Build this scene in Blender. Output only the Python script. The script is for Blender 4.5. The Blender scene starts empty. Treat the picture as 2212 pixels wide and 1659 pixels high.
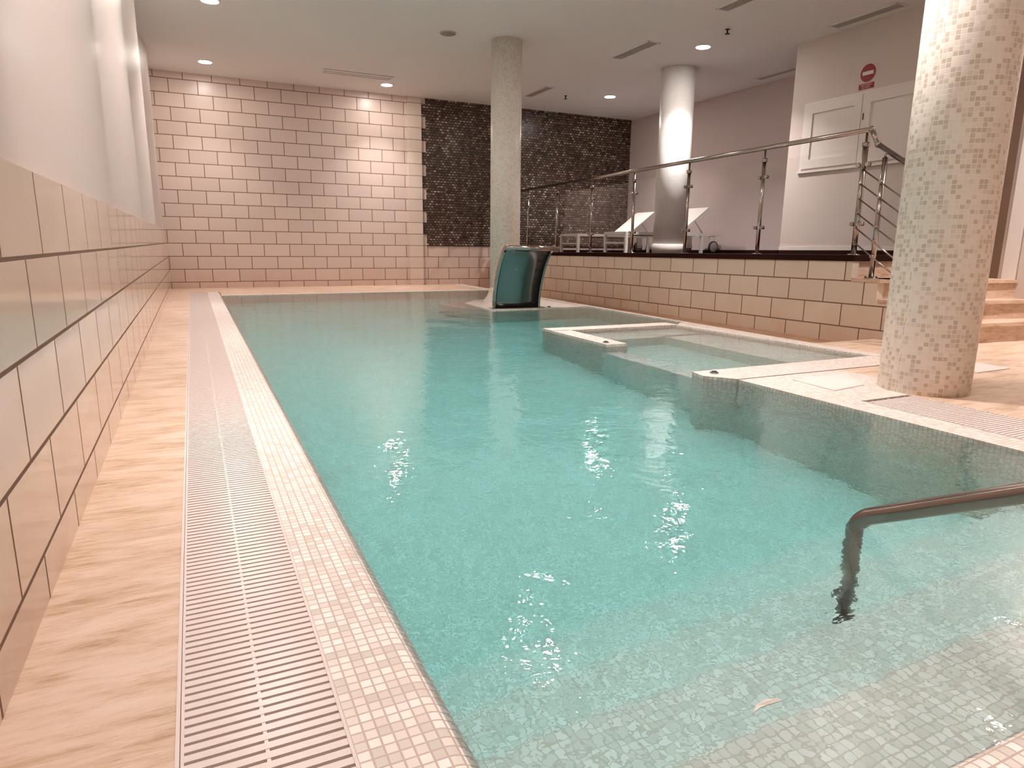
import bpy, bmesh, math, random
from mathutils import Vector, Matrix
random.seed(7)
S = bpy.context.scene
COL = S.collection
PI = math.pi
rad = math.radians

# ------------------------------------------------------------------ camera
cx, cz, yaw, pitch, roll, FPX = 0.3262, 0.7396, 0.4439, 0.2074, 0.0112, 1434.05
fw = Vector((math.sin(yaw) * math.cos(pitch), math.cos(yaw) * math.cos(pitch), -math.sin(pitch)))
r0 = Vector((math.cos(yaw), -math.sin(yaw), 0))
u0 = r0.cross(fw)
rt = r0 * math.cos(roll) + u0 * math.sin(roll)
up = -r0 * math.sin(roll) + u0 * math.cos(roll)
cam = bpy.data.cameras.new('camera')
camo = bpy.data.objects.new('camera', cam)
COL.objects.link(camo)
M = Matrix((rt, up, -fw)).transposed().to_4x4()
M.translation = Vector((cx, 0, cz))
camo.matrix_world = M
cam.sensor_width = 36
cam.lens = FPX / 2212 * 36
cam.clip_start = 0.02
S.camera = camo

# ------------------------------------------------------------------ world, exposure
w = bpy.data.worlds.new('world')
S.world = w
w.use_nodes = True
w.node_tree.nodes['Background'].inputs[0].default_value = (1, 0.9, 0.85, 1)
w.node_tree.nodes['Background'].inputs[1].default_value = 0.02
S.view_settings.view_transform = 'Standard'
S.view_settings.look = 'None'
S.view_settings.gamma = 1
S.view_settings.use_curve_mapping = False
S.view_settings.exposure = 0.85
S.cycles.use_denoising = True
S.cycles.max_bounces = 14
S.cycles.diffuse_bounces = 7
S.cycles.glossy_bounces = 6
S.cycles.transmission_bounces = 10
S.cycles.transparent_max_bounces = 16
S.cycles.sample_clamp_indirect = 40
S.cycles.caustics_reflective = False
S.cycles.caustics_refractive = True
S.cycles.blur_glossy = 3.0

LAMP_W = 12.0
LAMP_C = (1.0, 0.905, 0.885)
TOP = 3.2
YB = 11.76
XR = 5.507
POOL_L, POOL_N, POOL_R, POOL_B = 0.639, 0.489, 3.08, 10.08
WATER = -0.009

def dz(y):                       # the terrace falls about one percent towards the back wall
    return -0.0105 * (y - 4.0)
DECK = 0.68

# ------------------------------------------------------------------ object helpers
def tag(o, label=None, cat=None, group=None, kind=None):
    if label: o['label'] = label
    if cat: o['category'] = cat
    if group: o['group'] = group
    if kind: o['kind'] = kind
    return o

def empty(name, loc=(0, 0, 0), label=None, cat=None, group=None, rot=None):
    o = bpy.data.objects.new(name, None)
    o.empty_display_size = 0.05
    COL.objects.link(o)
    o.location = loc
    if rot: o.rotation_euler = rot
    return tag(o, label, cat, group)

def copy_tree(o, parent=None):
    c = o.copy()
    COL.objects.link(c)
    c.parent = parent
    for ch in list(o.children):
        copy_tree(ch, c)
    return c

class MB:
    def __init__(s):
        s.bm = bmesh.new()
    def box(s, x0, x1, y0, y1, z0, z1):
        v = [s.bm.verts.new(p) for p in ((x0, y0, z0), (x1, y0, z0), (x1, y1, z0), (x0, y1, z0),
                                         (x0, y0, z1), (x1, y0, z1), (x1, y1, z1), (x0, y1, z1))]
        for f in ((0, 3, 2, 1), (4, 5, 6, 7), (0, 1, 5, 4), (1, 2, 6, 5), (2, 3, 7, 6), (3, 0, 4, 7)):
            s.bm.faces.new([v[i] for i in f])
        return s
    def prism(s, pts, a, b, axis='z', smooth=False):
        """polygon pts extruded from a to b along axis. axis z: pts=(x,y); x: pts=(y,z); y: pts=(x,z)"""
        def mk(p, t):
            return {'z': (p[0], p[1], t), 'x': (t, p[0], p[1]), 'y': (p[0], t, p[1])}[axis]
        A = [s.bm.verts.new(mk(p, a)) for p in pts]
        B = [s.bm.verts.new(mk(p, b)) for p in pts]
        n = len(pts)
        s.bm.faces.new(A); s.bm.faces.new(B[::-1])
        for i in range(n):
            f = s.bm.faces.new((A[i], A[(i + 1) % n], B[(i + 1) % n], B[i]))
            f.smooth = smooth
        return s
    def ring(s, c, d, r, n, ref=None):
        d = Vector(d).normalized()
        a = ref if ref is not None else (Vector((0, 0, 1)) if abs(d.z) < 0.9 else Vector((1, 0, 0)))
        u = d.cross(a).normalized(); v = d.cross(u).normalized()
        return [s.bm.verts.new(Vector(c) + u * r * math.cos(2 * PI * k / n) + v * r * math.sin(2 * PI * k / n)) for k in range(n)]
    def tube(s, pts, r, n=14, caps=True):
        pts = [Vector(p) for p in pts]
        rs = r if isinstance(r, (list, tuple)) else [r] * len(pts)
        # parallel transport frame
        dirs = []
        for i in range(len(pts)):
            a = pts[max(i - 1, 0)]; b = pts[min(i + 1, len(pts) - 1)]
            dirs.append((b - a).normalized() if (b - a).length > 1e-9 else Vector((0, 0, 1)))
        d = dirs[0]
        a = Vector((0, 0, 1)) if abs(d.z) < 0.9 else Vector((1, 0, 0))
        u = d.cross(a).normalized()
        rings = []
        for i, p in enumerate(pts):
            d = dirs[i]
            u = (u - d * u.dot(d)).normalized()
            v = d.cross(u)
            rings.append([s.bm.verts.new(p + u * rs[i] * math.cos(2 * PI * k / n) + v * rs[i] * math.sin(2 * PI * k / n)) for k in range(n)])
        for i in range(len(rings) - 1):
            for k in range(n):
                f = s.bm.faces.new((rings[i][k], rings[i][(k + 1) % n], rings[i + 1][(k + 1) % n], rings[i + 1][k]))
                f.smooth = True
        if caps:
            s.bm.faces.new(rings[0][::-1]); s.bm.faces.new(rings[-1])
        return s
    def cyl(s, c, axis, r, h, n=24):
        c = Vector(c); d = Vector(axis).normalized()
        return s.tube([c, c + d * h], r, n)
    def lathe(s, prof, n=32, c=(0, 0, 0), axis='z'):
        """prof: list of (r, t) revolved about an axis through c"""
        c = Vector(c)
        R = []
        for r, t in prof:
            ring = []
            for k in range(n):
                a = 2 * PI * k / n
                if axis == 'z': p = Vector((r * math.cos(a), r * math.sin(a), t))
                elif axis == 'x': p = Vector((t, r * math.cos(a), r * math.sin(a)))
                else: p = Vector((r * math.cos(a), t, r * math.sin(a)))
                ring.append(s.bm.verts.new(c + p))
            R.append(ring)
        for i in range(len(R) - 1):
            for k in range(n):
                f = s.bm.faces.new((R[i][k], R[i][(k + 1) % n], R[i + 1][(k + 1) % n], R[i + 1][k]))
                f.smooth = True
        s.bm.faces.new(R[0][::-1]); s.bm.faces.new(R[-1])
        return s
    def sphere(s, c, r, n=12):
        bmesh.ops.create_uvsphere(s.bm, u_segments=n, v_segments=n // 2 + 1, radius=r, matrix=Matrix.Translation(Vector(c)))
        return s
    def shear(s, f):
        for v in s.bm.verts: v.co.z += f(v.co.y)
        return s
    def bevel(s, wd, seg=2, only=None):
        es = [e for e in s.bm.edges if e.is_manifold and e.calc_face_angle(0) > 0.6 and (only is None or only(e))]
        bmesh.ops.bevel(s.bm, geom=es, offset=wd, segments=seg, profile=0.5, affect='EDGES')
        return s
    def build(s, name, m, parent=None, smooth=None):
        bmesh.ops.recalc_face_normals(s.bm, faces=s.bm.faces[:])
        me = bpy.data.meshes.new(name)
        s.bm.to_mesh(me); s.bm.free()
        if smooth:
            for p in me.polygons: p.use_smooth = True
        me.materials.append(m)
        o = bpy.data.objects.new(name, me)
        COL.objects.link(o)
        if parent: o.parent = parent
        return o

def arc(c, a0, a1, r, n, plane):
    """points on an arc; plane is two unit vectors"""
    e1, e2 = Vector(plane[0]), Vector(plane[1])
    return [Vector(c) + e1 * r * math.cos(a0 + (a1 - a0) * k / n) + e2 * r * math.sin(a0 + (a1 - a0) * k / n) for k in range(n + 1)]

# ------------------------------------------------------------------ material helpers
class NT:
    def __init__(s, name):
        s.m = bpy.data.materials.new(name)
        s.m.use_nodes = True
        s.t = s.m.node_tree
        s.p = s.t.nodes['Principled BSDF']
        s.out = s.t.nodes['Material Output']
    def n(s, typ, **k):
        nd = s.t.nodes.new(typ)
        for a, b in k.items(): setattr(nd, a, b)
        return nd
    def L(s, a, b): s.t.links.new(a, b)
    def math(s, op, a, b=None, c=None, clamp=False):
        nd = s.n('ShaderNodeMath', operation=op, use_clamp=clamp)
        for i, x in enumerate((a, b, c)):
            if x is None: continue
            if hasattr(x, 'is_output') or hasattr(x, 'links'): s.L(x, nd.inputs[i])
            else: nd.inputs[i].default_value = x
        return nd.outputs[0]
    def mixc(s, f, a, b, blend='MIX'):
        nd = s.n('ShaderNodeMix', data_type='RGBA', blend_type=blend)
        for i, x in ((0, f), (6, a), (7, b)):
            if hasattr(x, 'links'): s.L(x, nd.inputs[i])
            else: nd.inputs[i].default_value = x if i == 0 else (*x, 1) if len(x) == 3 else x
        return nd.outputs[2]
    def comb(s, x, y, z=0.0):
        nd = s.n('ShaderNodeCombineXYZ')
        for i, v in enumerate((x, y, z)):
            if hasattr(v, 'links'): s.L(v, nd.inputs[i])
            else: nd.inputs[i].default_value = v
        return nd.outputs[0]
    def ramp(s, f, stops, const=False):
        nd = s.n('ShaderNodeValToRGB')
        if const: nd.color_ramp.interpolation = 'CONSTANT'
        el = nd.color_ramp.elements
        while len(el) < len(stops): el.new(0.5)
        for e, (p, c) in zip(el, stops):
            e.position = p; e.color = (*c, 1)
        s.L(f, nd.inputs[0])
        return nd.outputs[0]
    def pos(s):
        g = s.n('ShaderNodeNewGeometry')
        sp = s.n('ShaderNodeSeparateXYZ'); s.L(g.outputs['Position'], sp.inputs[0])
        return g, sp.outputs
    def auto(s):
        g, P = s.pos()
        sn = s.n('ShaderNodeSeparateXYZ'); s.L(g.outputs['True Normal'], sn.inputs[0])
        ax = s.math('GREATER_THAN', s.math('ABSOLUTE', sn.outputs[0]), 0.707)
        az = s.math('GREATER_THAN', s.math('ABSOLUTE', sn.outputs[2]), 0.5)
        def sel(f, a, b):
            nd = s.n('ShaderNodeMix', data_type='FLOAT')
            s.L(f, nd.inputs[0]); s.L(a, nd.inputs[2]); s.L(b, nd.inputs[3])
            return nd.outputs[0]
        return sel(ax, P[0], P[1]), sel(az, P[2], P[1])
    def cyl(s, r):
        tc = s.n('ShaderNodeTexCoord')
        sp = s.n('ShaderNodeSeparateXYZ'); s.L(tc.outputs['Object'], sp.inputs[0])
        return s.math('MULTIPLY', s.math('ARCTAN2', sp.outputs[1], sp.outputs[0]), r), sp.outputs[2]
    def tile(s, u, v, wd, h, off, gap, u_0, v_0, soft=0.0012):
        V = s.math('DIVIDE', s.math('SUBTRACT', v, v_0), h)
        row = s.math('FLOOR', V); fv = s.math('SUBTRACT', V, row)
        sh = s.math('MULTIPLY', s.math('FLOORED_MODULO', row, 2.0), off)
        U = s.math('ADD', s.math('DIVIDE', s.math('SUBTRACT', u, u_0), wd), sh)
        colm = s.math('FLOOR', U); fu = s.math('SUBTRACT', U, colm)
        du = s.math('MULTIPLY', s.math('MINIMUM', fu, s.math('SUBTRACT', 1.0, fu)), wd)
        dv = s.math('MULTIPLY', s.math('MINIMUM', fv, s.math('SUBTRACT', 1.0, fv)), h)
        d = s.math('MINIMUM', du, dv)
        mr = s.n('ShaderNodeMapRange', interpolation_type='SMOOTHSTEP')
        s.L(d, mr.inputs[0]); mr.inputs[1].default_value = gap / 2; mr.inputs[2].default_value = gap / 2 + soft
        wn = s.n('ShaderNodeTexWhiteNoise', noise_dimensions='2D')
        s.L(s.comb(colm, row), wn.inputs['Vector'])
        return mr.outputs[0], wn.outputs['Value'], wn.outputs['Color'], du, dv
    def noise(s, scale, detail=3, vec=None, rough=0.5, dist=0.0):
        nd = s.n('ShaderNodeTexNoise')
        nd.inputs['Scale'].default_value = scale
        nd.inputs['Detail'].default_value = detail
        nd.inputs['Roughness'].default_value = rough
        nd.inputs['Distortion'].default_value = dist
        if vec is None:
            vec = s.n('ShaderNodeNewGeometry').outputs['Position']
        s.L(vec, nd.inputs['Vector'])
        return nd.outputs['Fac']
    def bump(s, h, strength, dist, normal=None):
        b = s.n('ShaderNodeBump')
        b.inputs['Strength'].default_value = strength
        b.inputs['Distance'].default_value = dist
        s.L(h, b.inputs['Height'])
        if normal is not None: s.L(normal, b.inputs['Normal'])
        return b.outputs[0]
    def fin(s, color=None, rough=None, normal=None, metal=None, spec=None):
        for k, v in (('Base Color', color), ('Roughness', rough), ('Metallic', metal), ('Normal', normal), ('Specular IOR Level', spec)):
            if v is None: continue
            i = s.p.inputs[k]
            if hasattr(v, 'links'): s.L(v, i)
            else: i.default_value = (*v, 1) if k == 'Base Color' else v
        return s.m

def plain(name, c, rough=0.5, metal=0.0, spec=0.5, nz=0.0):
    t = NT(name)
    col = c
    if nz:
        f = t.noise(3.0, 4)
        col = t.mixc(f, tuple(x * (1 - nz) for x in c), tuple(min(1, x * (1 + nz)) for x in c))
    return t.fin(col, rough, None, metal, spec)

def big_tile(name, axis, u_0, v_0, base, groove, rough=0.16, gap=0.007, slope=0.0, y_ref=0.0, wd=0.4):
    t = NT(name)
    g, P = t.pos()
    u = P[0] if axis == 'x' else P[1]
    v = P[2]
    if slope:
        v = t.math('MULTIPLY_ADD', t.math('SUBTRACT', P[1], y_ref), slope, v)
    mask, rnd, rc, du, dv = t.tile(u, v, wd, 0.2, 0.5, gap, u_0, v_0, 0.0015)
    nz = t.noise(4.5, 5, rough=0.6)
    nz2 = t.noise(1.1, 2)
    c = t.mixc(rnd, tuple(x * 0.93 for x in base), tuple(min(1, x * 1.05) for x in base))
    c = t.mixc(t.math('MULTIPLY', nz, 0.35), c, (base[0] * 0.88, base[1] * 0.80, base[2] * 0.70))
    # mottled brown tint, stronger towards the floor
    mr = t.n('ShaderNodeMapRange'); t.L(P[2], mr.inputs[0])
    mr.inputs[1].default_value = 0.45; mr.inputs[2].default_value = -0.1
    st = t.math('MULTIPLY', t.math('MULTIPLY', mr.outputs[0], t.math('MULTIPLY', nz2, nz)), 1.3, clamp=True)
    c = t.mixc(st, c, (base[0] * 0.72, base[1] * 0.45, base[2] * 0.25))
    c = t.mixc(mask, groove, c)
    r = t.math('MULTIPLY_ADD', mask, -(0.7 - rough), 0.7)
    nrm = t.bump(mask, 0.5, 0.002)
    # every tile is set a hair out of true
    vm = t.n('ShaderNodeVectorMath', operation='MULTIPLY_ADD')
    t.L(rc, vm.inputs[0]); vm.inputs[1].default_value = (0.012,) * 3
    t.L(nrm, vm.inputs[2])
    vn = t.n('ShaderNodeVectorMath', operation='NORMALIZE'); t.L(vm.outputs[0], vn.inputs[0])
    return t.fin(c, r, vn.outputs[0])

def mosaic(name, stops, grout, pitch=0.0205, gap=0.0022, mode='auto', r=0.2, rough=0.22, u_0=0.0, v_0=0.0, soft=0.001, bump=0.4):
    t = NT(name)
    u, v = t.auto() if mode == 'auto' else t.cyl(r)
    mask, rnd, rc, du, dv = t.tile(u, v, pitch, pitch, 0.0, gap, u_0, v_0, soft)
    c = t.ramp(rnd, stops)
    c = t.mixc(mask, grout, c)
    rg = t.math('MULTIPLY_ADD', mask, -(0.65 - rough), 0.65)
    return t.fin(c, rg, t.bump(mask, bump, 0.0012))

# ------------------------------------------------------------------ materials
BEIGE = (0.70, 0.585, 0.51)
GROOVE = (0.16, 0.085, 0.05)
m_brick = big_tile('cream_wall_tile', 'x', 0.2, 0.1, (0.66, 0.535, 0.485), GROOVE, rough=0.3, gap=0.009)
m_left = big_tile('cream_side_tile', 'y', 0.165, 0.1, (0.64, 0.53, 0.455), GROOVE, rough=0.1, gap=0.008)
m_retain = big_tile('cream_terrace_tile', 'y', 0.096, 0.0535, (0.66, 0.57, 0.485), GROOVE, rough=0.25, gap=0.009, slope=0.008, y_ref=4.7)
WHITES = [(0.0, (0.84, 0.79, 0.74)), (0.35, (0.76, 0.70, 0.65)), (0.6, (0.68, 0.60, 0.55)), (0.8, (0.58, 0.53, 0.47)), (1.0, (0.82, 0.77, 0.70))]
m_coping = mosaic('coping_mosaic', WHITES, (0.50, 0.39, 0.33), 0.0205, u_0=0.487, rough=0.3)
POOLW = [(0.0, (0.93, 0.92, 0.90)), (0.4, (0.88, 0.87, 0.84)), (0.7, (0.74, 0.73, 0.69)), (1.0, (0.84, 0.82, 0.78))]
m_pool = mosaic('pool_mosaic', POOLW, (0.66, 0.62, 0.56), 0.0205, u_0=0.01, rough=0.4)
CREAM = [(0.0, (0.84, 0.78, 0.71)), (0.48, (0.79, 0.72, 0.65)), (0.60, (0.70, 0.63, 0.55)), (0.70, (0.58, 0.50, 0.41)), (0.92, (0.62, 0.54, 0.45)), (1.0, (0.82, 0.76, 0.68))]
m_colf = mosaic('column_mosaic', CREAM, (0.86, 0.79, 0.71), 0.0232, mode='cyl', r=0.2165, rough=0.35, bump=0.25)
PALE = [(0.0, (0.84, 0.80, 0.75)), (0.5, (0.80, 0.76, 0.70)), (0.8, (0.68, 0.64, 0.56)), (1.0, (0.82, 0.78, 0.72))]
m_colm = mosaic('pale_column_mosaic', PALE, (0.74, 0.69, 0.62), 0.0232, mode='cyl', r=0.194, rough=0.3, bump=0.2)

def travertine(name='travertine', tone=(1, 1, 1)):
    t = NT(name)
    g = t.n('ShaderNodeNewGeometry')
    mp = t.n('ShaderNodeMapping'); t.L(g.outputs['Position'], mp.inputs[0])
    mp.inputs['Scale'].default_value = (5.0, 34, 34); mp.inputs['Rotation'].default_value = (0, 0, 0.10)
    mp2 = t.n('ShaderNodeMapping'); t.L(g.outputs['Position'], mp2.inputs[0])
    mp2.inputs['Scale'].default_value = (3.0, 11, 11); mp2.inputs['Rotation'].default_value = (0, 0, 0.14)
    a = t.noise(1.6, 8, mp.outputs[0], 0.78, 0.3)
    a2 = t.noise(1.0, 4, mp2.outputs[0], 0.6, 0.4)
    b = t.noise(5.0, 5, mp.outputs[0], 0.7)
    c = t.noise(0.9, 2)
    aa = t.math('ADD', t.math('MULTIPLY', a, 0.55), t.math('MULTIPLY', a2, 0.45))
    col = t.ramp(aa, [(0.38, (0.36, 0.22, 0.13)), (0.46, (0.54, 0.38, 0.26)), (0.53, (0.64, 0.48, 0.37)), (0.64, (0.70, 0.55, 0.45))])
    col = t.mixc(t.math('MULTIPLY', c, 0.25), col, (0.54, 0.38, 0.26))
    pit = t.n('ShaderNodeMapRange'); t.L(t.math('ADD', b, t.math('MULTIPLY', a2, 0.25)), pit.inputs[0]); pit.inputs[1].default_value = 0.52; pit.inputs[2].default_value = 0.44
    pm = t.math('MULTIPLY', pit.outputs[0], 0.65)
    col = t.mixc(pm, col, (0.30, 0.19, 0.11))
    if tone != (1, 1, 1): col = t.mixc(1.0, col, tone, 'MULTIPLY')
    return t.fin(col, 0.42, t.bump(pit.outputs[0], -0.15, 0.002))
m_trav = travertine()
m_trav_dark = travertine('dark_travertine', (0.78, 0.62, 0.50))  # same stone in a darker, browner tone

def wood_deck():
    t = NT('dark_deck_wood')
    g, P = t.pos()
    mask, rnd, rc, du, dv = t.tile(P[1], P[0], 3.0, 0.12, 0.37, 0.006, 0, XR, 0.001)
    n = t.noise(30, 3)
    c = t.mixc(rnd, (0.014, 0.005, 0.004), (0.026, 0.008, 0.006))
    c = t.mixc(mask, (0.006, 0.003, 0.002), c)
    return t.fin(c, 0.9, t.bump(n, 0.1, 0.002), spec=0.1)
m_deck = wood_deck()

def pebble():
    t = NT('dark_penny_mosaic')
    g, P = t.pos()
    W_, H_ = 0.062, 0.044
    mask, rnd, rc, du, dv = t.tile(P[0], P[2], W_, H_, 0.5, 0.010, 4.1, 0.7, 0.008)
    big = t.noise(1.2, 3); mid = t.noise(11, 3)
    rr = t.math('ADD', t.math('MULTIPLY', rnd, 0.50), t.math('MULTIPLY', mid, 0.75), clamp=False)
    rr = t.math('ADD', rr, t.math('MULTIPLY', t.math('SUBTRACT', big, 0.5), 0.5))
    c = t.ramp(rr, [(0.22, (0.030, 0.015, 0.010)), (0.45, (0.075, 0.043, 0.030)), (0.62, (0.13, 0.088, 0.062)), (0.80, (0.24, 0.18, 0.14)), (0.95, (0.52, 0.42, 0.34))])
    hu = t.n('ShaderNodeHueSaturation'); t.L(c, hu.inputs['Color'])
    sr = t.n('ShaderNodeSeparateColor'); t.L(rc, sr.inputs[0])
    t.L(t.math('MULTIPLY_ADD', sr.outputs[1], 0.08, 0.46), hu.inputs['Hue'])
    c = t.mixc(mask, (0.035, 0.019, 0.013), hu.outputs[0])
    r = t.math('MULTIPLY_ADD', sr.outputs[2], 0.2, 0.18)
    return t.fin(c, r, t.bump(mask, 0.8, 0.004))
m_pebble = pebble()

def plaster(name, c, rough=0.85, spec=0.3):
    t = NT(name)
    n = t.noise(1.5, 4); n2 = t.noise(160, 2)
    col = t.mixc(n, tuple(x * 0.95 for x in c), c)
    return t.fin(col, rough, t.bump(n2, 0.05, 0.001), spec=spec)
m_ceil = plaster('ceiling_paint', (0.80, 0.76, 0.755))
m_wall = plaster('wall_paint', (0.60, 0.50, 0.48))
m_block = plaster('pale_wall_paint', (0.64, 0.56, 0.52))
m_satin = plaster('satin_wall_plaster', (0.60, 0.52, 0.475), 0.42, 0.6)
m_doorw = plain('white_lacquer', (0.74, 0.68, 0.64), 0.45)
m_steel = plain('polished_steel', (0.40, 0.355, 0.33), 0.16, 1.0)
def brushed():
    t = NT('brushed_steel')
    g = t.n('ShaderNodeNewGeometry')
    mp = t.n('ShaderNodeMapping'); t.L(g.outputs['Position'], mp.inputs[0])
    mp.inputs['Scale'].default_value = (3, 180, 180)
    n = t.noise(1.0, 3, mp.outputs[0])
    return t.fin((0.19, 0.20, 0.20), t.math('MULTIPLY_ADD', n, 0.12, 0.12), t.bump(n, 0.04, 0.001), 1.0)
m_brush = brushed()
m_rail = plain('warm_steel_tube', (0.27, 0.215, 0.19), 0.22, 1.0)
m_grate = plain('white_grating_plastic', (0.70, 0.61, 0.57), 0.25, 0, 0.55)
m_gap = plain('gutter_dark', (0.22, 0.15, 0.12), 0.8)
m_black = plain('black_rubber', (0.02, 0.02, 0.02), 0.6)
m_hub = plain('grey_wheel_plastic', (0.30, 0.28, 0.28), 0.5)
m_white = plain('white_painted_metal', (0.80, 0.76, 0.72), 0.35)
m_sling = plain('white_mesh_fabric', (0.80, 0.77, 0.73), 0.75)
m_grey = plain('grey_grille', (0.30, 0.26, 0.24), 0.6)
m_lightgrey = plain('light_grey_metal', (0.50, 0.45, 0.42), 0.5)
m_red = plain('sign_red', (0.25, 0.002, 0.006), 0.4)
m_signw = plain('sign_white', (0.75, 0.68, 0.62), 0.45)
m_pink = plain('pink_text_white', (0.70, 0.45, 0.42), 0.5)
m_brown = plain('brown_door_frame', (0.17, 0.10, 0.065), 0.45, nz=0.15)
m_lid = plain('white_skimmer_plastic', (0.70, 0.61, 0.57), 0.4)
m_strip = plain('pale_strip', (0.66, 0.62, 0.56), 0.6)

def glass():
    t = NT('clear_glass')
    t.t.nodes.remove(t.p)
    tr = t.n('ShaderNodeBsdfTransparent'); tr.inputs[0].default_value = (0.985, 0.99, 0.985, 1)
    gl = t.n('ShaderNodeBsdfGlossy'); gl.inputs['Roughness'].default_value = 0.02
    lw = t.n('ShaderNodeLayerWeight'); lw.inputs[0].default_value = 0.5
    fr = t.math('MULTIPLY_ADD', t.math('POWER', lw.outputs['Facing'], 4.0), 0.5, 0.035)
    mx = t.n('ShaderNodeMixShader')
    t.L(fr, mx.inputs[0]); t.L(tr.outputs[0], mx.inputs[1]); t.L(gl.outputs[0], mx.inputs[2])
    t.L(mx.outputs[0], t.out.inputs[0])
    return t.m
m_glass = glass()

def emit(name, c, s_):
    t = NT(name)
    e = t.n('ShaderNodeEmission'); e.inputs[0].default_value = (*c, 1); e.inputs[1].default_value = s_
    t.L(e.outputs[0], t.out.inputs[0])
    return t.m
m_lamp = emit('lamp_diffuser', (1.0, 0.90, 0.82), 120.0)

def water():
    t = NT('pool_water')
    t.t.nodes.remove(t.p)
    g = t.n('ShaderNodeNewGeometry')
    n1 = t.noise(9.0, 3, g.outputs['Position'], 0.55, 0.4)
    n2 = t.noise(2.2, 2, g.outputs['Position'], 0.5)
    n3 = t.noise(30.0, 2, g.outputs['Position'], 0.5)
    h = t.math('ADD', t.math('MULTIPLY', n1, 0.6), t.math('ADD', t.math('MULTIPLY', n2, 1.6), t.math('MULTIPLY', n3, 0.12)))
    sy = t.n('ShaderNodeSeparateXYZ'); t.L(g.outputs['Position'], sy.inputs[0])
    mr = t.n('ShaderNodeMapRange'); t.L(sy.outputs[1], mr.inputs[0])       # livelier ripples at the near end
    mr.inputs[1].default_value = 4.2; mr.inputs[2].default_value = 1.4; mr.inputs[3].default_value = 0.75; mr.inputs[4].default_value = 1.0
    h = t.math('MULTIPLY', h, mr.outputs[0])
    nb = t.bump(h, 1.0, 0.0075)
    rf = t.n('ShaderNodeBsdfGlass'); rf.inputs['IOR'].default_value = 1.333; rf.inputs['Roughness'].default_value = 0.0
    rf.inputs['Color'].default_value = (1, 1, 1, 1)
    t.L(nb, rf.inputs['Normal'])
    t.L(rf.outputs[0], t.out.inputs[0])
    va = t.n('ShaderNodeVolumeAbsorption')
    va.inputs['Color'].default_value = (0.15, 0.85, 0.865, 1); va.inputs['Density'].default_value = 0.45
    t.L(va.outputs[0], t.out.inputs['Volume'])
    return t.m
m_water = water()

# ================================================================== SETTING
def struct(name, mb, m, smooth=None):
    return tag(mb.build(name, m, None, smooth), kind='structure')

YF = -3.0     # front of the room, behind the camera
# ceiling, walls
struct('ceiling', MB().box(-0.3, 9, YF - 0.2, YB + 0.3, TOP, TOP + 0.2), m_ceil)
struct('wall_back', MB().box(-0.3, 9, YB, YB + 0.3, -1.4, TOP), m_brick)
struct('wall_front', MB().box(-0.3, 9, YF - 0.2, YF, -1.4, TOP), m_wall)
struct('wall_left', MB().box(-0.3, 0, YF, YB, -1.4, 0.895).bevel(0.002, 1), m_left)
# upper left wall: smooth satin plaster with shallow upright waves
b = MB()
ys = [YF + (YB - YF) * k / 420 for k in range(421)]
def wave(y):
    return -0.046 + 0.040 * math.cos(2 * PI * (y - 3.75) / 2.25)
prev = None
for y in ys:
    x = wave(y)
    col = [b.bm.verts.new((x, y, 0.885)), b.bm.verts.new((x, y, TOP))]
    if prev:
        f = b.bm.faces.new((prev[0], col[0], col[1], prev[1])); f.smooth = True
    prev = col
b.box(-0.32, -0.30, YF, YB, 0.885, TOP)
struct('wall_left_upper', b, m_satin)
struct('wall_right', MB().box(8.50, 9.0, 3.6, YB, -1.4, TOP), m_wall)

# service block standing on the terrace
b = MB().box(7.347, 8.5, 3.72, 6.585, 0.3, TOP)
struct('wall_service', b, m_block)
b = MB().box(6.87, 9.0, YF, 3.60, -0.2, TOP)
struct('wall_stair_side', b, m_block)
struct('trim_1', MB().box(6.868, 7.36, 3.60, 3.73, 0.30, TOP), m_brown)
struct('trim_2', MB().box(7.339, 7.347, 3.98, 6.590, 0.72, 0.775).shear(lambda y: dz(y)), m_doorw)

# pool surround ------------------------------------------------------
ZB = -1.3
struct('floor_left', MB().box(-0.2, 0.246, YF, YB, ZB, 0.0), m_trav)
b = MB().box(0.246, 0.252, YF, 10.85, ZB, 0.003)
struct('trim_3', b, m_grate)
struct('floor_gutter', MB().box(0.252, 0.487, YF, 10.85, ZB, -0.06), m_gap)
def coping_profile(x0, x1, r=0.045):
    """flat top, the edge at x1 rolls down into the water"""
    s_ = 1 if x1 > x0 else -1
    pts = [(x0, ZB), (x0, 0.0)]
    for k in range(9):
        a = PI / 2 * k / 8
        pts.append((x1 - s_ * r + s_ * r * math.sin(a), -r + r * math.cos(a)))
    pts.append((x1, ZB))
    return pts
struct('coping_left', MB().prism(coping_profile(0.487, 0.655), 0.3, 10.85, 'y', smooth=False), m_coping)
struct('coping_near_left', MB().box(0.487, 0.655, YF, 0.3, ZB, 0.0), m_coping)
# near edge
pr = coping_profile(0.30, POOL_N, 0.03)
struct('coping_near', MB().prism(pr, 0.655, 3.6, 'x'), m_coping)
struct('floor_near', MB().box(0.655, 6.9, YF, 0.30, ZB, -0.001), m_trav)
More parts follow.
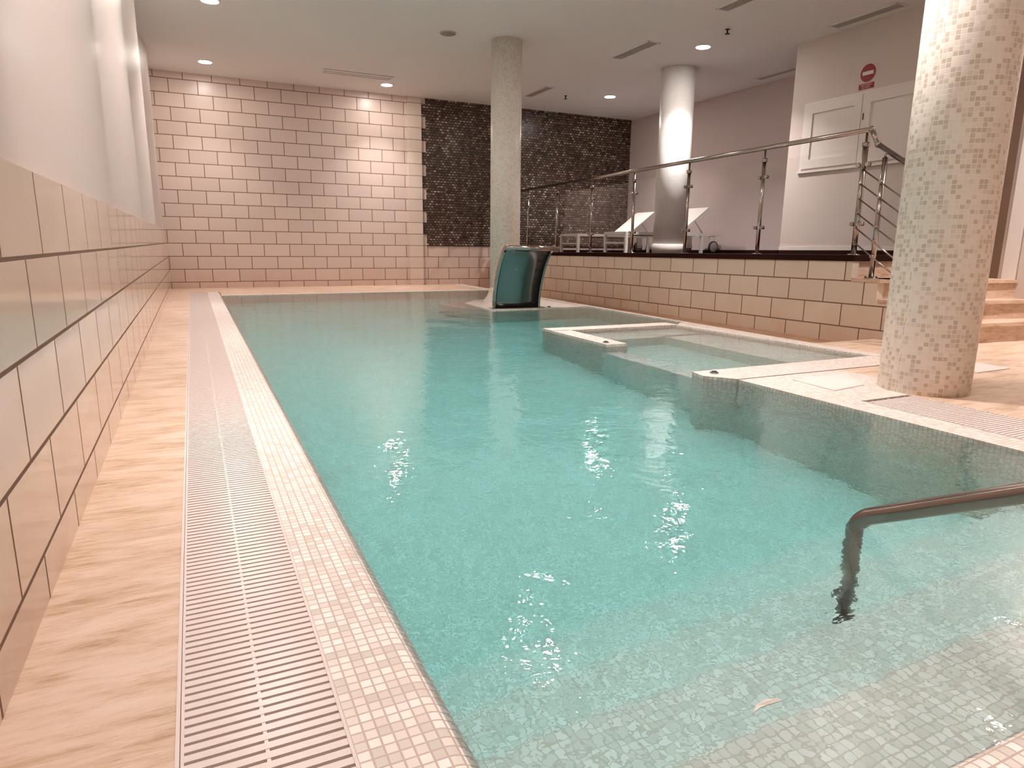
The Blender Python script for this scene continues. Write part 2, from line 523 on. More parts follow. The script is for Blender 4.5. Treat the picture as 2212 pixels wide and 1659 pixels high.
# right side beside and before the spa pool
struct('coping_right', MB().prism([(3.095, 0.3), (3.26, 0.3), (3.26, 2.15), (3.90, 2.15), (3.90, 2.79), (3.08, 2.79)], ZB, 0.0, 'z').bevel(0.012, 2, lambda e: abs(e.verts[0].co.z) < .001 and abs(e.verts[1].co.z) < .001), m_coping)
struct('floor_gutter_right', MB().box(3.26, 3.62, 0.3, 2.15, ZB, -0.06), m_gap)
struct('floor_right', MB().prism([(3.62, 0.3), (6.87, 0.3), (6.87, 3.3), (5.507, 3.3), (5.507, 3.68), (4.72, 3.68), (4.72, 3.07), (4.59, 3.07), (4.59, 2.79), (3.90, 2.79), (3.90, 2.15), (3.62, 2.15)], ZB, 0.0, 'z'), m_trav)
# long right edge
struct('coping_terrace_side', MB().prism([(4.59, 3.07), (4.72, 3.07), (4.72, 3.68), (4.86, YB), (4.70, YB), (4.70, POOL_B), (4.70, 5.26), (4.47, 5.06)], ZB, 0.0, 'z').bevel(0.012, 2, lambda e: abs(e.verts[0].co.z) < .001 and abs(e.verts[1].co.z) < .001), m_coping)
struct('floor_terrace_side', MB().prism([(4.72, 3.68), (XR, 3.68), (XR, YB), (4.86, YB)], ZB, -0.085, 'z'), m_trav_dark)
# far edge
struct('coping_back', MB().box(0.655, 4.70, POOL_B, 10.24, ZB, 0.0), m_coping)
struct('floor_back', MB().prism([(0.246, 10.85), (0.655, 10.85), (0.655, 10.24), (4.70, 10.24), (4.70, YB), (0.246, YB)], ZB, 0.0, 'z'), m_trav)

# basin ----------------------------------------------------------------
FLOORZ = -1.12
struct('pool_floor', MB().box(0.6, 4.9, 0.2, 10.3, ZB - 0.05, FLOORZ), m_pool)
b = MB()
for y1, z1 in ((0.760, -0.22), (1.05, -0.44), (1.34, -0.66), (1.63, -0.88)):
    b.box(0.63, 3.10, 0.46, y1, FLOORZ - 0.02, z1)
struct('pool_steps', b, m_pool)
# spa pool in the corner: low walls, benches and its own raised floor
b = MB()
b.box(3.13, 4.50, 5.06, 5.26, FLOORZ - .02, 0.002)       # far wall
b.box(3.12, 3.30, 4.20, 5.08, FLOORZ - .02, 0.002)       # side wall, far stub
b.bevel(0.015, 2)
struct('spa_wall', b, m_coping)
b = MB().prism([(3.08, 2.80), (4.60, 2.80), (4.60, 3.08), (2.99, 3.08), (2.96, 2.95)], FLOORZ - .02, 0.002, 'z').bevel(0.012, 2)
struct('spa_wall_near', b, m_coping)
b = MB()
b.box(3.10, 3.24, 3.05, 4.22, FLOORZ - .02, -0.30)      # sunken sill across the opening
b.box(3.20, 4.50, 4.66, 5.10, FLOORZ - .02, -0.22)      # bench far
b.box(4.02, 4.66, 3.00, 4.70, FLOORZ - .02, -0.22)      # bench right
b.box(3.24, 4.10, 3.02, 4.70, FLOORZ - .02, -0.62)      # raised floor
struct('spa_bench', b, m_pool)
# island that carries the round column and the waterfall spout
b = MB().prism([(3.36, 7.00), (4.72, 7.00), (4.72, 8.32), (3.72, 8.32), (3.40, 7.9)], FLOORZ - .02, 0.002, 'z').bevel(0.015, 2)
struct('pool_island', b, m_coping)
b = MB().prism([(3.15, 7.6), (3.45, 7.15), (3.75, 8.3), (3.35, 8.4), (3.15, 8.1)], FLOORZ - .02, -0.09, 'z').bevel(0.02, 2)
struct('pool_island_shelf', b, m_coping)

# water -------------------------------------------------------------------
b = MB().prism([(0.62, 0.47), (3.12, 0.47), (3.12, 2.82), (4.66, 2.82), (4.78, 10.12), (0.62, 10.12)], FLOORZ - 0.01, WATER, 'z')
wt = b.build('pool_water', m_water)
tag(wt, 'clear turquoise water filling the indoor swimming pool', 'water', kind='stuff')

# terrace -----------------------------------------------------------------
# stair profile cut out of the end of the retaining wall
T = 0.19
prof = [(YB, ZB), (YB, DECK - 0.05 + dz(YB)), (4.03, DECK - 0.05), (4.03, 0.456), (3.77, 0.456), (3.77, 0.292), (3.50, 0.292), (3.50, 0.132), (3.23, 0.132), (3.23, ZB)]
struct('wall_terrace', MB().prism(prof, XR, XR + 0.08, 'x'), m_retain)
prof = [(YB, 0.0), (YB, DECK - 0.052 + dz(YB)), (4.05, DECK - 0.052), (4.05, 0.0)]
struct('terrace_base', MB().prism(prof, XR + 0.08, 8.5, 'x'), m_trav)
prof = [(YB, DECK - 0.052 + dz(YB)), (YB, DECK + dz(YB)), (4.02, DECK), (4.02, DECK - 0.052)]
struct('deck', MB().prism(prof, XR - 0.012, 8.5, 'x'), m_deck)

# dark skirting where the deck meets the walls
def skirt(nm, mb): return struct(nm, mb.shear(dz), m_deck)
skirt('baseboard_right', MB().box(8.485, 8.5, 6.5, YB, DECK - 0.01, DECK + 0.055))
skirt('baseboard_service', MB().box(7.332, 7.348, 3.98, 6.60, DECK - 0.01, DECK + 0.05).box(7.332, 8.5, 6.584, 6.60, DECK - 0.01, DECK + 0.05))
skirt('baseboard_back', MB().box(XR, 8.5, YB - 0.028, YB - 0.012, DECK - 0.01, DECK + 0.045))

# back wall finish: dark penny mosaic with toothed left edge, pilaster
pts = [(8.5, 0.69), (8.5, TOP)]
zt = TOP
pts.append((4.185, TOP))
k = 15
edge = 4.185
z = 3.1
while z > 0.75:
    ne = 4.10 if k % 2 == 1 else 4.185
    if abs(ne - edge) > 1e-4:
        pts.append((edge, z)); pts.append((ne, z)); edge = ne
    z -= 0.2; k -= 1
pts.append((edge, 0.69))
struct('wall_back_mosaic', MB().prism(pts, YB - 0.012, YB + 0.01, 'y'), m_pebble)
m_pil = big_tile('cream_pilaster_tile', 'x', -7.0, 0.1, BEIGE, GROOVE, rough=0.25, wd=40.0)
struct('wall_pilaster', MB().box(3.852, 4.10, YB - 0.045, YB + 0.01, 0.0, TOP).bevel(0.008, 2), m_pil)

# staircase ----------------------------------------------------------------
b = MB()
for yl, yr, z0_, z1_ in ((3.22, 3.10, 0.001, 0.160), (3.49, 3.27, 0.12, 0.320), (3.76, 3.42, 0.28, 0.484)):
    b.prism([(XR + 0.081, yl + 0.012), (6.869, yr + 0.012), (6.869, 4.049), (XR + 0.081, 4.049)], z0_, z1_ - 0.025, 'z')
    b.prism([(XR - 0.006, yl - 0.008), (6.869, yr - 0.008), (6.869, 3.75 if z1_ > .4 else yr + 0.22), (XR - 0.006, yl + 0.264)], z1_ - 0.028, z1_ + 0.001, 'z')
b.box(XR + 0.081, 6.869, 3.74, 4.049, 0.46, 0.485)
st = b.build('staircase', m_trav)
tag(st, 'travertine steps behind the front column, climbing to the dark deck', 'stairs')

# ================================================================== COLUMNS
def column(x, y, r, z0_, z1_, m, label, base=0.0, cap=0.0):
    rr = []
    prof = [(r, z0_), (r, z1_)]
    t_ = empty('round_column', (x, y, 0), label, 'column')
    b_ = MB().lathe([(r, z0_), (r, z1_)], 96)
    b_.build('shaft', m, t_)
    return t_
column(3.834, 2.217, 0.2165, 0.0, TOP - 0.001, m_colf, 'thick round column clad in cream and grey square mosaic, nearest of the three, by the steps')
c2 = column(4.048, 8.087, 0.194, -0.1, TOP - 0.001, m_colm, 'round pale mosaic column rising from the pool behind the waterfall spout')
# flared foot towards the shelf
b = MB().lathe([(0.30, -0.10), (0.285, 0.0), (0.245, 0.05), (0.215, 0.11), (0.195, 0.18)], 64)
b.build('foot', m_colm, c2)
m_colb = mosaic('terrace_column_mosaic', [(0.0, (0.93, 0.92, 0.91)), (1.0, (0.87, 0.86, 0.85))], (0.88, 0.86, 0.85), 0.0232, mode='cyl', r=0.24, rough=0.35, bump=0.15)
c3 = column(6.786, 8.173, 0.238, DECK + dz(8.1) + 0.13, TOP - 0.001, m_colb, 'round pale column standing on the dark deck beside the white loungers')
b = MB().lathe([(0.252, DECK + dz(8.1)), (0.252, DECK + dz(8.1) + 0.12), (0.238, DECK + dz(8.1) + 0.132)], 96)
b.build('base', m_white, c3)

# ================================================================== LAMPS, VENTS
def downlight(x, y, label, watts=LAMP_W, first=[None]):
    t_ = empty('downlight', (x, y, TOP), label, 'ceiling light', 'recessed round downlights')
    MB().lathe([(0.072, -0.001), (0.095, -0.002), (0.100, -0.006), (0.096, -0.010), (0.085, -0.010), (0.080, -0.006)], 40).build('trim_ring', m_white, t_)
    MB().lathe([(0.0001, -0.0075), (0.082, -0.0075), (0.084, -0.0115), (0.0001, -0.0125)], 40).build('lens', m_lamp, t_)
    li = bpy.data.lights.new('lamp_light', 'AREA')
    li.shape = 'DISK'; li.size = 0.15; li.energy = watts; li.spread = rad(116 if x > 6 and y > 5 else 90); li.color = LAMP_C
    lo = bpy.data.objects.new('lamp_light', li); COL.objects.link(lo)
    lo.parent = t_; lo.location = (0, 0, -0.016)
    return t_
LAMPS = [
    (0.70, 10.92, 6, 'lit downlight in the far left corner of the ceiling, above the wall tiles'),
    (0.70, 8.24, 13, 'lit downlight cut by the top edge of the picture, near the left wall'),
    (3.33, 11.07, 10, 'lit downlight beside the white slot vent, near the dark mosaic'),
    (6.91, 10.12, 21, 'lit downlight left of the terrace column, before the dark mosaic'),
    (6.34, 7.16, 28, 'lit downlight above the railing, right of the terrace column'),
    (0.70, 5.50, 12, 'downlight over the left edge of the pool, outside the picture'),
    (0.70, 2.80, 15, 'downlight over the left grating near the camera, outside the picture'),
    (3.22, 5.35, 17, 'downlight over the middle of the pool, outside the picture'),
    (3.22, 2.65, 14, 'downlight over the near part of the pool, outside the picture'),
    (6.40, 2.60, 20, 'downlight over the floor at the foot of the steps, outside the picture'),
    (3.22, -0.05, 12, 'downlight above the near pool steps, outside the picture'),
    (0.70, 0.10, 5, 'added unseen downlight above the camera by the left wall, brightening the foreground'),  # extra lamp, added out of view to brighten the foreground
]
for x, y, wt_, l in LAMPS: downlight(x, y, l, wt_)

sp = empty('ceiling_speaker', (3.292, 8.127, TOP), 'round grey unlit ceiling disc left of the pool column', 'speaker')
MB().lathe([(0.098, 0), (0.100, -0.008), (0.090, -0.014)], 40).build('rim', m_lightgrey, sp)
MB().lathe([(0.0001, -0.010), (0.090, -0.010), (0.088, -0.015), (0.0001, -0.016)], 40).build('grille', m_grey, sp)

def vent(cx_, cy_, L_, W_, along, label, m_slot=m_grey, n=3):
    """slot diffuser; along 'x' or 'y'"""
    t_ = empty('ceiling_vent', (cx_, cy_, TOP), label, 'vent', 'slot vents in the ceiling', rot=(0, 0, 0 if along == 'x' else PI / 2))
    b_ = MB()
    e = 0.016
    b_.box(-L_ / 2, L_ / 2, -W_ / 2, -W_ / 2 + e, -0.008, 0); b_.box(-L_ / 2, L_ / 2, W_ / 2 - e, W_ / 2, -0.008, 0)
    b_.box(-L_ / 2, -L_ / 2 + e, -W_ / 2, W_ / 2, -0.008, 0); b_.box(L_ / 2 - e, L_ / 2, -W_ / 2, W_ / 2, -0.008, 0)
    b_.build('frame', m_ceil, t_)
    MB().box(-L_ / 2 + e, L_ / 2 - e, -W_ / 2 + e, W_ / 2 - e, -0.0015, 0).build('backing', m_slot, t_)
    step = (W_ - 2 * e) / (n + 1)
    for k in range(n):
        yy = -W_ / 2 + e + step * (k + 1)
        MB().box(-L_ / 2 + e, L_ / 2 - e, yy - 0.0035, yy + 0.0035, -0.009, -0.001).build('slat', m_lightgrey, t_)
    return t_
m_slotw = plain('vent_slot_pale', (0.56, 0.50, 0.47), 0.7)
vt = vent(2.78, 10.65, 1.04, 0.24, 'x', 'long white slot vent in the ceiling left of the far downlight', m_ceil, 1)
MB().box(-0.52, 0.52, -0.124, -0.119, -0.004, 0).box(-0.5, 0.5, 0.100, 0.104, -0.004, 0).build('shadow_gap', m_gap, vt)
vent(5.68, 7.70, 0.84, 0.18, 'y', 'slot vent between the pool column and the terrace column')
vent(5.69, 10.38, 0.80, 0.16, 'y', 'slot vent against the right side of the pool column, near the dark mosaic')
vent(7.13, 5.47, 0.84, 0.17, 'y', 'slot vent above the no entry sign')
vent(8.20, 7.66, 0.84, 0.14, 'y', 'slot vent half hidden by the corner of the white service wall')
vent(5.62, 5.62, 0.84, 0.17, 'y', 'slot vent cut by the top edge of the picture')

def sprinkler(x, y, label):
    t_ = empty('sprinkler_head', (x, y, TOP), label, 'sprinkler', 'ceiling sprinklers')
    MB().lathe([(0.028, 0), (0.028, -0.004), (0.010, -0.008), (0.009, -0.045), (0.0001, -0.046)], 20).build('body', m_black, t_)
    MB().lathe([(0.0001, -0.046), (0.030, -0.048), (0.030, -0.052), (0.0001, -0.053)], 20).build('deflector', m_black, t_)
sprinkler(6.126, 6.50, 'black sprinkler head hanging beside the downlight above the railing')
sprinkler(6.227, 10.43, 'tiny sprinkler head near the far slot vent before the dark mosaic')

# ================================================================== GRATINGS
def grating(x0, x1, ys_, ye_, label, pitch=0.0205, spine=True):
    t_ = empty('drain_grating', ((x0 + x1) / 2, ys_, 0), label, 'drain grating')
    ox, oy = (x0 + x1) / 2, ys_
    b_ = MB(); n = int((ye_ - ys_) / pitch)
    for k in range(n):
        y = k * pitch
        b_.box(x0 - ox, x1 - ox, y, y + pitch * 0.68, -0.018, 0.0)
    b_.build('slats', m_grate, t_)
    if spine:
        c_ = (x0 + x1) / 2 - ox
        MB().box(c_ - 0.0028, c_ + 0.0028, 0, ye_ - ys_, -0.03, -0.0008).build('spine', m_grate, t_)
    b_ = MB().box(x0 - ox - 0.003, x0 - ox + 0.002, 0, ye_ - ys_, -0.05, 0.0015).box(x1 - ox - 0.002, x1 - ox + 0.003, 0, ye_ - ys_, -0.05, 0.0015)
    b_.build('edge_rail', m_grate, t_)
grating(0.256, 0.484, 0.25, 10.83, 'long white slatted drain grating along the left wall side of the pool')
grating(3.265, 3.615, 0.32, 2.14, 'pale slatted drain grating in front of the thick mosaic column')

# ================================================================== LIDS AND BUTTONS
def lid(pts, label):
    cx_ = sum(p[0] for p in pts) / 4; cy_ = sum(p[1] for p in pts) / 4
    t_ = empty('skimmer_lid', (cx_, cy_, 0), label, 'lid')
    MB().prism([(p[0] - cx_, p[1] - cy_) for p in pts], 0.0, 0.006, 'z').bevel(0.002, 1).build('cover', m_lid, t_)
    return t_
lid([(3.33, 2.36), (3.62, 2.40), (3.82, 2.68), (3.36, 2.66)], 'square white skimmer cover set in the coping left of the thick column')
lid([(4.60, 2.38), (4.96, 2.39), (4.98, 2.60), (4.70, 2.60)], 'pale square floor cover half hidden behind the thick column')
def button(x, y, label):
    t_ = empty('jet_button', (x, y, 0.004), label, 'pool button')
    MB().lathe([(0.026, 0), (0.026, 0.004), (0.020, 0.006)], 24).build('ring', m_steel, t_)
    MB().lathe([(0.0001, 0.004), (0.017, 0.005), (0.014, 0.012), (0.0001, 0.013)], 20).build('knob', m_black, t_)
button(4.167, 7.061, 'small round button on the island right of the waterfall spout')
button(3.165, 4.288, 'small round button on the far wall end of the spa opening')
button(3.08, 2.99, 'small round button on the near wall end of the spa opening')

lf = MB()  # thin pale curved strip just above the water surface
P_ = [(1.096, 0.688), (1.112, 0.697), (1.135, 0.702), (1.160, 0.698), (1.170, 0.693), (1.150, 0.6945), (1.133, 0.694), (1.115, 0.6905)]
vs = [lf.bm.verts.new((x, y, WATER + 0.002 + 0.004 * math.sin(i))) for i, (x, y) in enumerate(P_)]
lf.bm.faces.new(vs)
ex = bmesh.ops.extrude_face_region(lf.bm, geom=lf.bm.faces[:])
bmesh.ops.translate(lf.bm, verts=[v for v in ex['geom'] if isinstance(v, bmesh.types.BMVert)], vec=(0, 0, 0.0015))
tag(lf.build('floating_strip', m_strip), 'pale curved strip floating on the water over the near steps', 'strip')

# ================================================================== POOL HANDRAIL
hx = 1.935
yv, zb_ = 1.150, -0.66
sl = 0.50
t_ = empty('pool_handrail', (hx, yv, 0), 'bent steel handrail rising out of the water over the near pool steps', 'handrail')
pts = [(0, 0.0, zb_), (0, 0.0, -0.28), (0, 0, -0.09)]
Rb = 0.085
d2 = Vector((0, -math.cos(sl), math.sin(sl)))
# bend from +z to d2
bend_a = PI / 2 - sl
c_ = Vector((0, -Rb, -0.045))
for k in range(0, 11):
    a = bend_a * k / 10
    pts.append((0, c_.y + Rb * math.cos(a), c_.z + Rb * math.sin(a)))
last = Vector(pts[-1])
for L_ in (0.15, 0.4, 0.75, 1.0):
    pts.append(tuple(last + d2 * L_))
# upper post down to the near coping, outside the picture
e_ = last + d2 * 1.0
pts += [(0, e_.y - 0.05, e_.z - 0.01), (0, e_.y - 0.08, e_.z - 0.06), (0, e_.y - 0.08, 0.0)]
MB().tube(pts, 0.0235, 20).build('tube', m_rail, t_)
MB().lathe([(0.034, zb_), (0.034, zb_ + 0.005), (0.022, zb_ + 0.008)], 28).build('flange', m_rail, t_)
MB().lathe([(0.045, 0), (0.045, 0.008), (0.024, 0.014)], 28, (0, e_.y - 0.08, 0)).build('flange', m_steel, t_)

# ================================================================== WATERFALL SPOUT
t_ = empty('waterfall_spout', (3.75, 7.08, 0.004), 'tall curved steel waterfall spout standing on the pool island', 'waterfall spout', rot=(0, 0, rad(-4)))
ox, oy = 3.75, 7.08
prof = [(7.085, 0.0), (7.082, 0.08), (7.064, 0.17), (7.036, 0.25), (7.003, 0.33), (6.952, 0.43), (6.888, 0.53), (6.830, 0.598), (6.770, 0.648), (6.718, 0.678), (6.675, 0.692)]
def sheet(prof, th):
    out = []
    for i, (y, z) in enumerate(prof):
        a = prof[max(i - 1, 0)]; c = prof[min(i + 1, len(prof) - 1)]
        d = Vector((c[0] - a[0], c[1] - a[1])).normalized()
        n = Vector((d.y, -d.x))
        if n.x < 0: n = -n
        out.append((y + n.x * th, z + n.y * th))
    return prof + out[::-1]
x0, x1 = 3.465, 4.03
b = MB().prism([(p[0] - oy, p[1]) for p in sheet(prof, 0.012)], x0 - ox + 0.01, x1 - ox - 0.01, 'x', True)
b.build('curved_panel', m_brush, t_)
for xs in ((x0 - 0.014, x0 + 0.012), (x1 - 0.012, x1 + 0.014)):
    sp_ = [(p[0] - 0.006, p[1]) for p in prof]
    b = MB().prism([(p[0] - oy, p[1]) for p in sheet(sp_, 0.045)], xs[0] - ox, xs[1] - ox, 'x', False)
    b.build('side_band', m_steel, t_)
b = MB().tube([(x0 - 0.02 - ox, 6.672 - oy, 0.700), (x1 + 0.055 - ox, 6.672 - oy, 0.690)], 0.027, 20)
b.build('lip', m_steel, t_)
MB().box(x0 - ox - 0.05, x1 - ox + 0.06, -0.05, 0.07, 0.0, 0.006).build('base_plate', m_steel, t_)

# ================================================================== TERRACE RAILING
def hy(y, z): return z + dz(y)
rl = empty('deck_railing', (XR, 4.07, DECK), 'steel and glass railing along the edge of the raised deck', 'railing')
RX, RY, RZ = XR, 4.07, DECK
def rp(x, y, z): return (x - RX, y - RY, z + dz(y) - RZ)
RXC = XR + 0.045
HR = 1.035
POSTS = [4.07, 5.19, 6.32, 7.38, 8.40, 9.42, 10.43, 11.45]
MB().tube([rp(RXC, 4.035, DECK + HR), rp(RXC, 11.72, DECK + HR)], 0.0215, 20).build('handrail', m_steel, rl)
for i, y in enumerate(POSTS):
    r_ = 0.019 if i else 0.023
    dd = DECK
    b_ = MB().tube([rp(RXC, y, dd), rp(RXC, y, dd + 0.90)], r_, 16)
    po = b_.build('post', m_steel, rl)
    MB().lathe([(0.052, 0), (0.052, 0.006), (0.028, 0.012)], 28, rp(RXC, y, dd)).build('base_plate', m_steel, po)
    MB().tube([rp(RXC, y, dd + 0.90), rp(RXC, y, dd + 0.905), rp(RXC, y, dd + 0.935), rp(RXC, y, dd + 0.94), rp(RXC, y, dd + HR - 0.01)], [0.024, 0.030, 0.030, 0.010, 0.010], 16).build('neck', m_steel, po)
    for zc in (0.265, 0.755):
        b_ = MB()
        b_.tube([rp(RXC, y - 0.048, dd + zc), rp(RXC, y + 0.048, dd + zc)], 0.0085, 10)
        for s_ in (-1, 1):
            b_.tube([rp(RXC - 0.020, y + s_ * 0.043, dd + zc), rp(RXC + 0.018, y + s_ * 0.043, dd + zc)], 0.018, 14)
        b_.build('glass_clamp', m_steel, po)
for i in range(len(POSTS) - 1):
    a, c = POSTS[i] + 0.034, POSTS[i + 1] - 0.034
    v = [rp(0, a, DECK + 0.10), rp(0, c, DECK + 0.10), rp(0, c, DECK + 0.90), rp(0, a, DECK + 0.90)]
    MB().prism([(p[1], p[2]) for p in v], RXC - 0.004 - RX, RXC + 0.004 - RX, 'x').build('glass_panel', m_glass, rl)

# stair railing
sr_ = empty('stair_railing', (XR, 3.9, 0.485), 'steel stair railing with six sloping rods, left of the thick mosaic column', 'railing')
SY, SZ = 3.9, 0.485
def q(x, y, z): return (x - XR, y - SY, z - SZ)
SX = XR + 0.045
tp = Vector((RXC, 4.03, DECK + HR)); br = Vector((SX, 3.955, 1.585)); en = Vector((SX, 3.10, 1.585 - 0.855 * 0.65))
MB().tube([q(*tp), q(*br)], 0.0205, 18).build('handrail_link', m_steel, sr_)
MB().tube([q(*br), q(*en)], 0.0215, 18).build('handrail', m_steel, sr_)
for p_ in (tp, br):
    b_ = MB().sphere(q(*p_), 0.027, 16); b_.build('joint', m_steel, sr_, smooth=True)
for py, pz in ((3.875, 0.485), (3.30, 0.161)):
    ztop = br.z - (br.y - py) * 0.65
    po = MB().tube([q(SX, py, pz), q(SX, py, ztop - 0.06)], 0.021, 16).build('post', m_steel, sr_)
    MB().lathe([(0.055, 0), (0.055, 0.008), (0.03, 0.012)], 28, q(SX, py, pz)).build('base_plate', m_steel, po)
    MB().tube([q(SX, py, ztop - 0.06), q(SX, py, ztop - 0.012)], 0.010, 12).build('neck', m_steel, po)
    if pz > 0.4:
        for k in range(4):
            a = PI / 4 + k * PI / 2
            MB().lathe([(0.009, 0.010), (0.008, 0.020), (0.0001, 0.022)], 12, q(SX + 0.042 * math.cos(a), py + 0.042 * math.sin(a), pz)).build('bolt', m_black, po)
for k in range(6):
    z_ = 1.292 - 0.1215 * k
    a = Vector((SX - 0.028, 4.06, z_ + (4.06 - 3.895) * 0.65)); y1_ = 3.10 if k < 4 else (3.62 if k == 5 else 3.60)
    c_ = Vector((SX - 0.028, y1_, z_ - (3.895 - y1_) * 0.65))
    rd = MB().tube([q(*a), q(*c_)], 0.0062, 10).build('rod', m_steel, sr_)
    MB().sphere(q(*a), 0.0095, 12).build('rod_cap', m_steel, rd, smooth=True)
    MB().sphere(q(*c_), 0.0125 if k > 3 else 0.0095, 12).build('rod_cap', m_steel, rd, smooth=True)
    MB().tube([q(SX - 0.034, 3.875, z_ - 0.013), q(SX + 0.0, 3.875, z_ - 0.013)], 0.014, 12).build('rod_holder', m_steel, rd)

# ================================================================== WALL CUPBOARD, SIGN
FX = 7.347
cb = empty('wall_cupboard', (FX, 5.55, 1.65), 'white panelled cupboard set in the wall behind the railing corner', 'cupboard')
def fy(x0, x1, y0, y1, z0, z1): return (x0, x1, y0 - 5.55, y1 - 5.55, z0 - 1.65, z1 - 1.65)
Z0, Z1 = 1.70, 2.452
Y0, Y1 = 4.75, 6.345
b = MB()
e = 0.055
b.box(*fy(-0.012, 0, Y0, Y1, Z1, Z1 + 0.024)).box(*fy(-0.012, 0, Y1, Y1 + 0.03, Z0 - 0.03, Z1 + 0.024)).box(*fy(-0.012, 0, Y0 - 0.03, Y0, Z0 - 0.03, Z1 + 0.024))
b.build('frame', m_doorw, cb)
MB().box(*fy(-0.03, 0, Y0 - 0.06, Y1 + 0.05, Z0 - 0.05, Z0 - 0.022)).bevel(0.004, 1).build('sill', m_doorw, cb)
mid = 5.555
for a, c in ((mid + 0.004, Y1 - 0.004), (Y0 + 0.004, mid - 0.004)):
    g_ = 0.105
    d_ = MB().box(*fy(-0.024, 0, a, a + g_, Z0, Z1 - .004)).box(*fy(-0.024, 0, c - g_, c, Z0, Z1 - .004)).box(*fy(-0.024, 0, a + g_, c - g_, Z0, Z0 + g_)).box(*fy(-0.024, 0, a + g_, c - g_, Z1 - g_ - .004, Z1 - .004)).build('door', m_doorw, cb)
    b = MB().box(*fy(-0.008, 0, a + g_, c - g_, Z0 + g_, Z1 - g_)); b.build('door_panel', m_doorw, d_)
MB().box(*fy(-0.028, -0.020, 5.520, 5.532, 2.165, 2.235)).build('keyhole', m_black, cb)

sg = empty('no_entry_sign', (FX, 5.54, 2.665), 'round red no entry sign with a white bar, on the wall above the cupboard', 'sign')
MB().lathe([(0.102, 0.0), (0.102, -0.005)], 48, (0, 0, 0), 'x').build('border', m_signw, sg)
MB().lathe([(0.096, -0.0045), (0.096, -0.007)], 48, (0, 0, 0), 'x').build('disc', m_red, sg)
MB().box(-0.0085, -0.0065, -0.068, 0.068, -0.019, 0.019).build('bar', m_signw, sg)
pl = empty('sign_plate', (FX, 5.545, 2.528), 'small red plate with faint writing under the round no entry sign', 'sign')
MB().box(-0.004, 0, -0.102, 0.102, -0.036, 0.036).build('border', m_signw, pl)
MB().box(-0.006, -0.003, -0.097, 0.097, -0.031, 0.031).build('panel', m_red, pl)
def text(body, size, loc, parent):
    cu = bpy.data.curves.new('lettering', 'FONT')
    cu.body = body; cu.size = size; cu.align_x = 'CENTER'; cu.align_y = 'CENTER'; cu.extrude = 0.0006
    o = bpy.data.objects.new('tmp', cu); COL.objects.link(o)
    bpy.context.view_layer.update()
    me = bpy.data.meshes.new_from_object(o)
    bpy.data.objects.remove(o)
    me.materials.clear(); me.materials.append(m_pink)
    # face -x: text x axis runs along -y, text y axis is z
    me.transform(Matrix(((0, 0, -1, 0), (-1, 0, 0, 0), (0, 1, 0, 0), (0, 0, 0, 1))))
    o = bpy.data.objects.new('lettering', me); COL.objects.link(o)
    o.parent = parent; o.location = loc
    return o
text('PROHIBIDO', 0.027, (-0.0066, 0, 0.013), pl)
text('EL PASO', 0.027, (-0.0066, 0, -0.013), pl)

# white door at the right edge, beside the steps
dr = empty('door_1', (6.87, 3.0, 0.0)); dr['kind'] = 'structure'
b = MB().box(-0.02, 0, 0.45, 0.56, 0.0, 2.5).box(-0.02, 0, -1.2, -1.09, 0.0, 2.5).box(-0.02, 0, -1.2, 0.56, 2.5, 2.6)
b.build('door_frame', m_doorw, dr)
b = MB().box(-0.014, 0, -1.08, 0.435, 0.0, 2.49); lf_ = b.build('door_leaf', m_block, dr)
MB().box(-0.022, -0.012, -0.95, 0.36, 0.9, 1.46).bevel(0.004, 1).build('door_panel', m_doorw, dr)

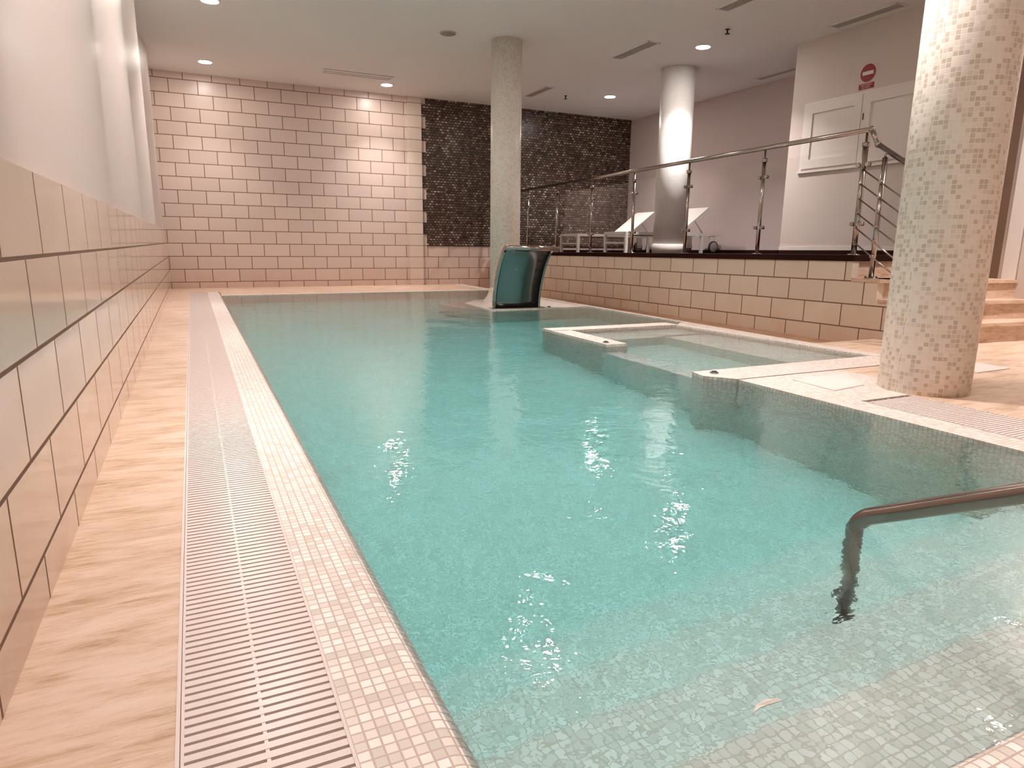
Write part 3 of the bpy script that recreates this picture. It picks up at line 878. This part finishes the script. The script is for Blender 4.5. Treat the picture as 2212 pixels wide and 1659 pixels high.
# ================================================================== LOUNGERS
def lounger(x, y, z, label):
    """foot end at the origin, long axis +x, far side +y; x,y is the near foot corner"""
    t_ = empty('sun_lounger', (x, y, z), label, 'sun lounger', 'white sun loungers on the deck')
    W_ = 0.62; Hs = 0.325; Ls = 1.90; hx_ = 1.10
    e = 0.035
    b_ = MB().box(0, Ls, 0, 0.03, Hs - 0.045, Hs).box(0, Ls, W_ - 0.03, W_, Hs - 0.045, Hs).box(0, 0.04, 0.03, W_ - 0.03, Hs - 0.045, Hs).box(Ls - 0.04, Ls, 0.03, W_ - 0.03, Hs - 0.045, Hs)
    b_.build('frame', m_white, t_)
    for (lx, ly) in ((0, 0), (0, W_ - 0.04), (1.50, 0.0), (1.50, W_ - 0.04)):
        MB().box(lx, lx + 0.045, ly, ly + 0.04, 0.0, Hs - 0.045).build('leg', m_white, t_)
    MB().box(0.005, 0.035, 0.04, W_ - 0.04, 0.14, 0.165).build('crossbar', m_white, t_)
    # seat cloth, sagging a little
    b_ = MB(); n = 12
    prev_ = None
    rows = []
    for i in range(n + 1):
        xx = 0.04 + (hx_ - 0.04) * i / n
        row = []
        for j in range(9):
            yy = 0.03 + (W_ - 0.06) * j / 8
            s_ = -0.05 * math.sin(PI * i / n) * math.sin(PI * j / 8) ** 0.7
            row.append(b_.bm.verts.new((xx, yy, Hs - 0.01 + s_)))
        rows.append(row)
    for i in range(n):
        for j in range(8):
            f = b_.bm.faces.new((rows[i][j], rows[i + 1][j], rows[i + 1][j + 1], rows[i][j + 1])); f.smooth = True
    ex_ = bmesh.ops.extrude_face_region(b_.bm, geom=b_.bm.faces[:])
    bmesh.ops.translate(b_.bm, verts=[v for v in ex_['geom'] if isinstance(v, bmesh.types.BMVert)], vec=(0, 0, -0.006))
    b_.build('seat', m_sling, t_)
    # raised backrest
    a = rad(37); LB = 0.66
    ux, uz = math.cos(a), math.sin(a)
    tx, tz = hx_ + LB * ux * 0.98, Hs + LB * uz
    p0 = (hx_, Hs - 0.005); p1 = (hx_ + 0.56, Hs + 0.40)
    d = Vector((p1[0] - p0[0], p1[1] - p0[1])).normalized(); nn = Vector((-d.y, d.x)) * 0.022
    b_ = MB().prism([p0, p1, (p1[0] + nn.x, p1[1] + nn.y), (p0[0] + nn.x, p0[1] + nn.y)], 0.035, W_ - 0.035, 'y')
    bk = b_.build('backrest', m_sling, t_)
    for yy in (0.08, W_ - 0.095):
        MB().tube([(hx_ + 0.30, yy, Hs + 0.20), (hx_ + 0.50, yy, Hs - 0.02)], 0.008, 8).build('prop', m_lightgrey, bk)
    for ly in (-0.035, W_ + 0.001):
        wh = MB().lathe([(0.0001, 0), (0.085, 0.0), (0.100, 0.006), (0.100, 0.028), (0.085, 0.034), (0.0001, 0.034)], 36, (1.745, ly, 0.101), 'y').build('wheel', m_black, t_)
        MB().lathe([(0.0001, -0.003), (0.074, -0.003), (0.078, 0.002), (0.078, 0.032), (0.074, 0.037), (0.0001, 0.037)], 32, (1.745, ly, 0.101), 'y').build('hub', m_hub, wh)
    for ya, yb_ in ((0.01, 0.035), (W_ - 0.035, W_ - 0.01)):
        MB().box(1.69, 1.80, ya, yb_, 0.08, Hs - 0.045).build('wheel_bracket', m_white, t_)
    return t_
lounger(6.44, 8.80, DECK + dz(8.9), 'white reclined sun lounger standing nearer the camera, its head beside the right wall')
l2 = lounger(6.44, 10.25, DECK + dz(10.5), 'white reclined sun lounger at the back, in front of the dark mosaic wall')
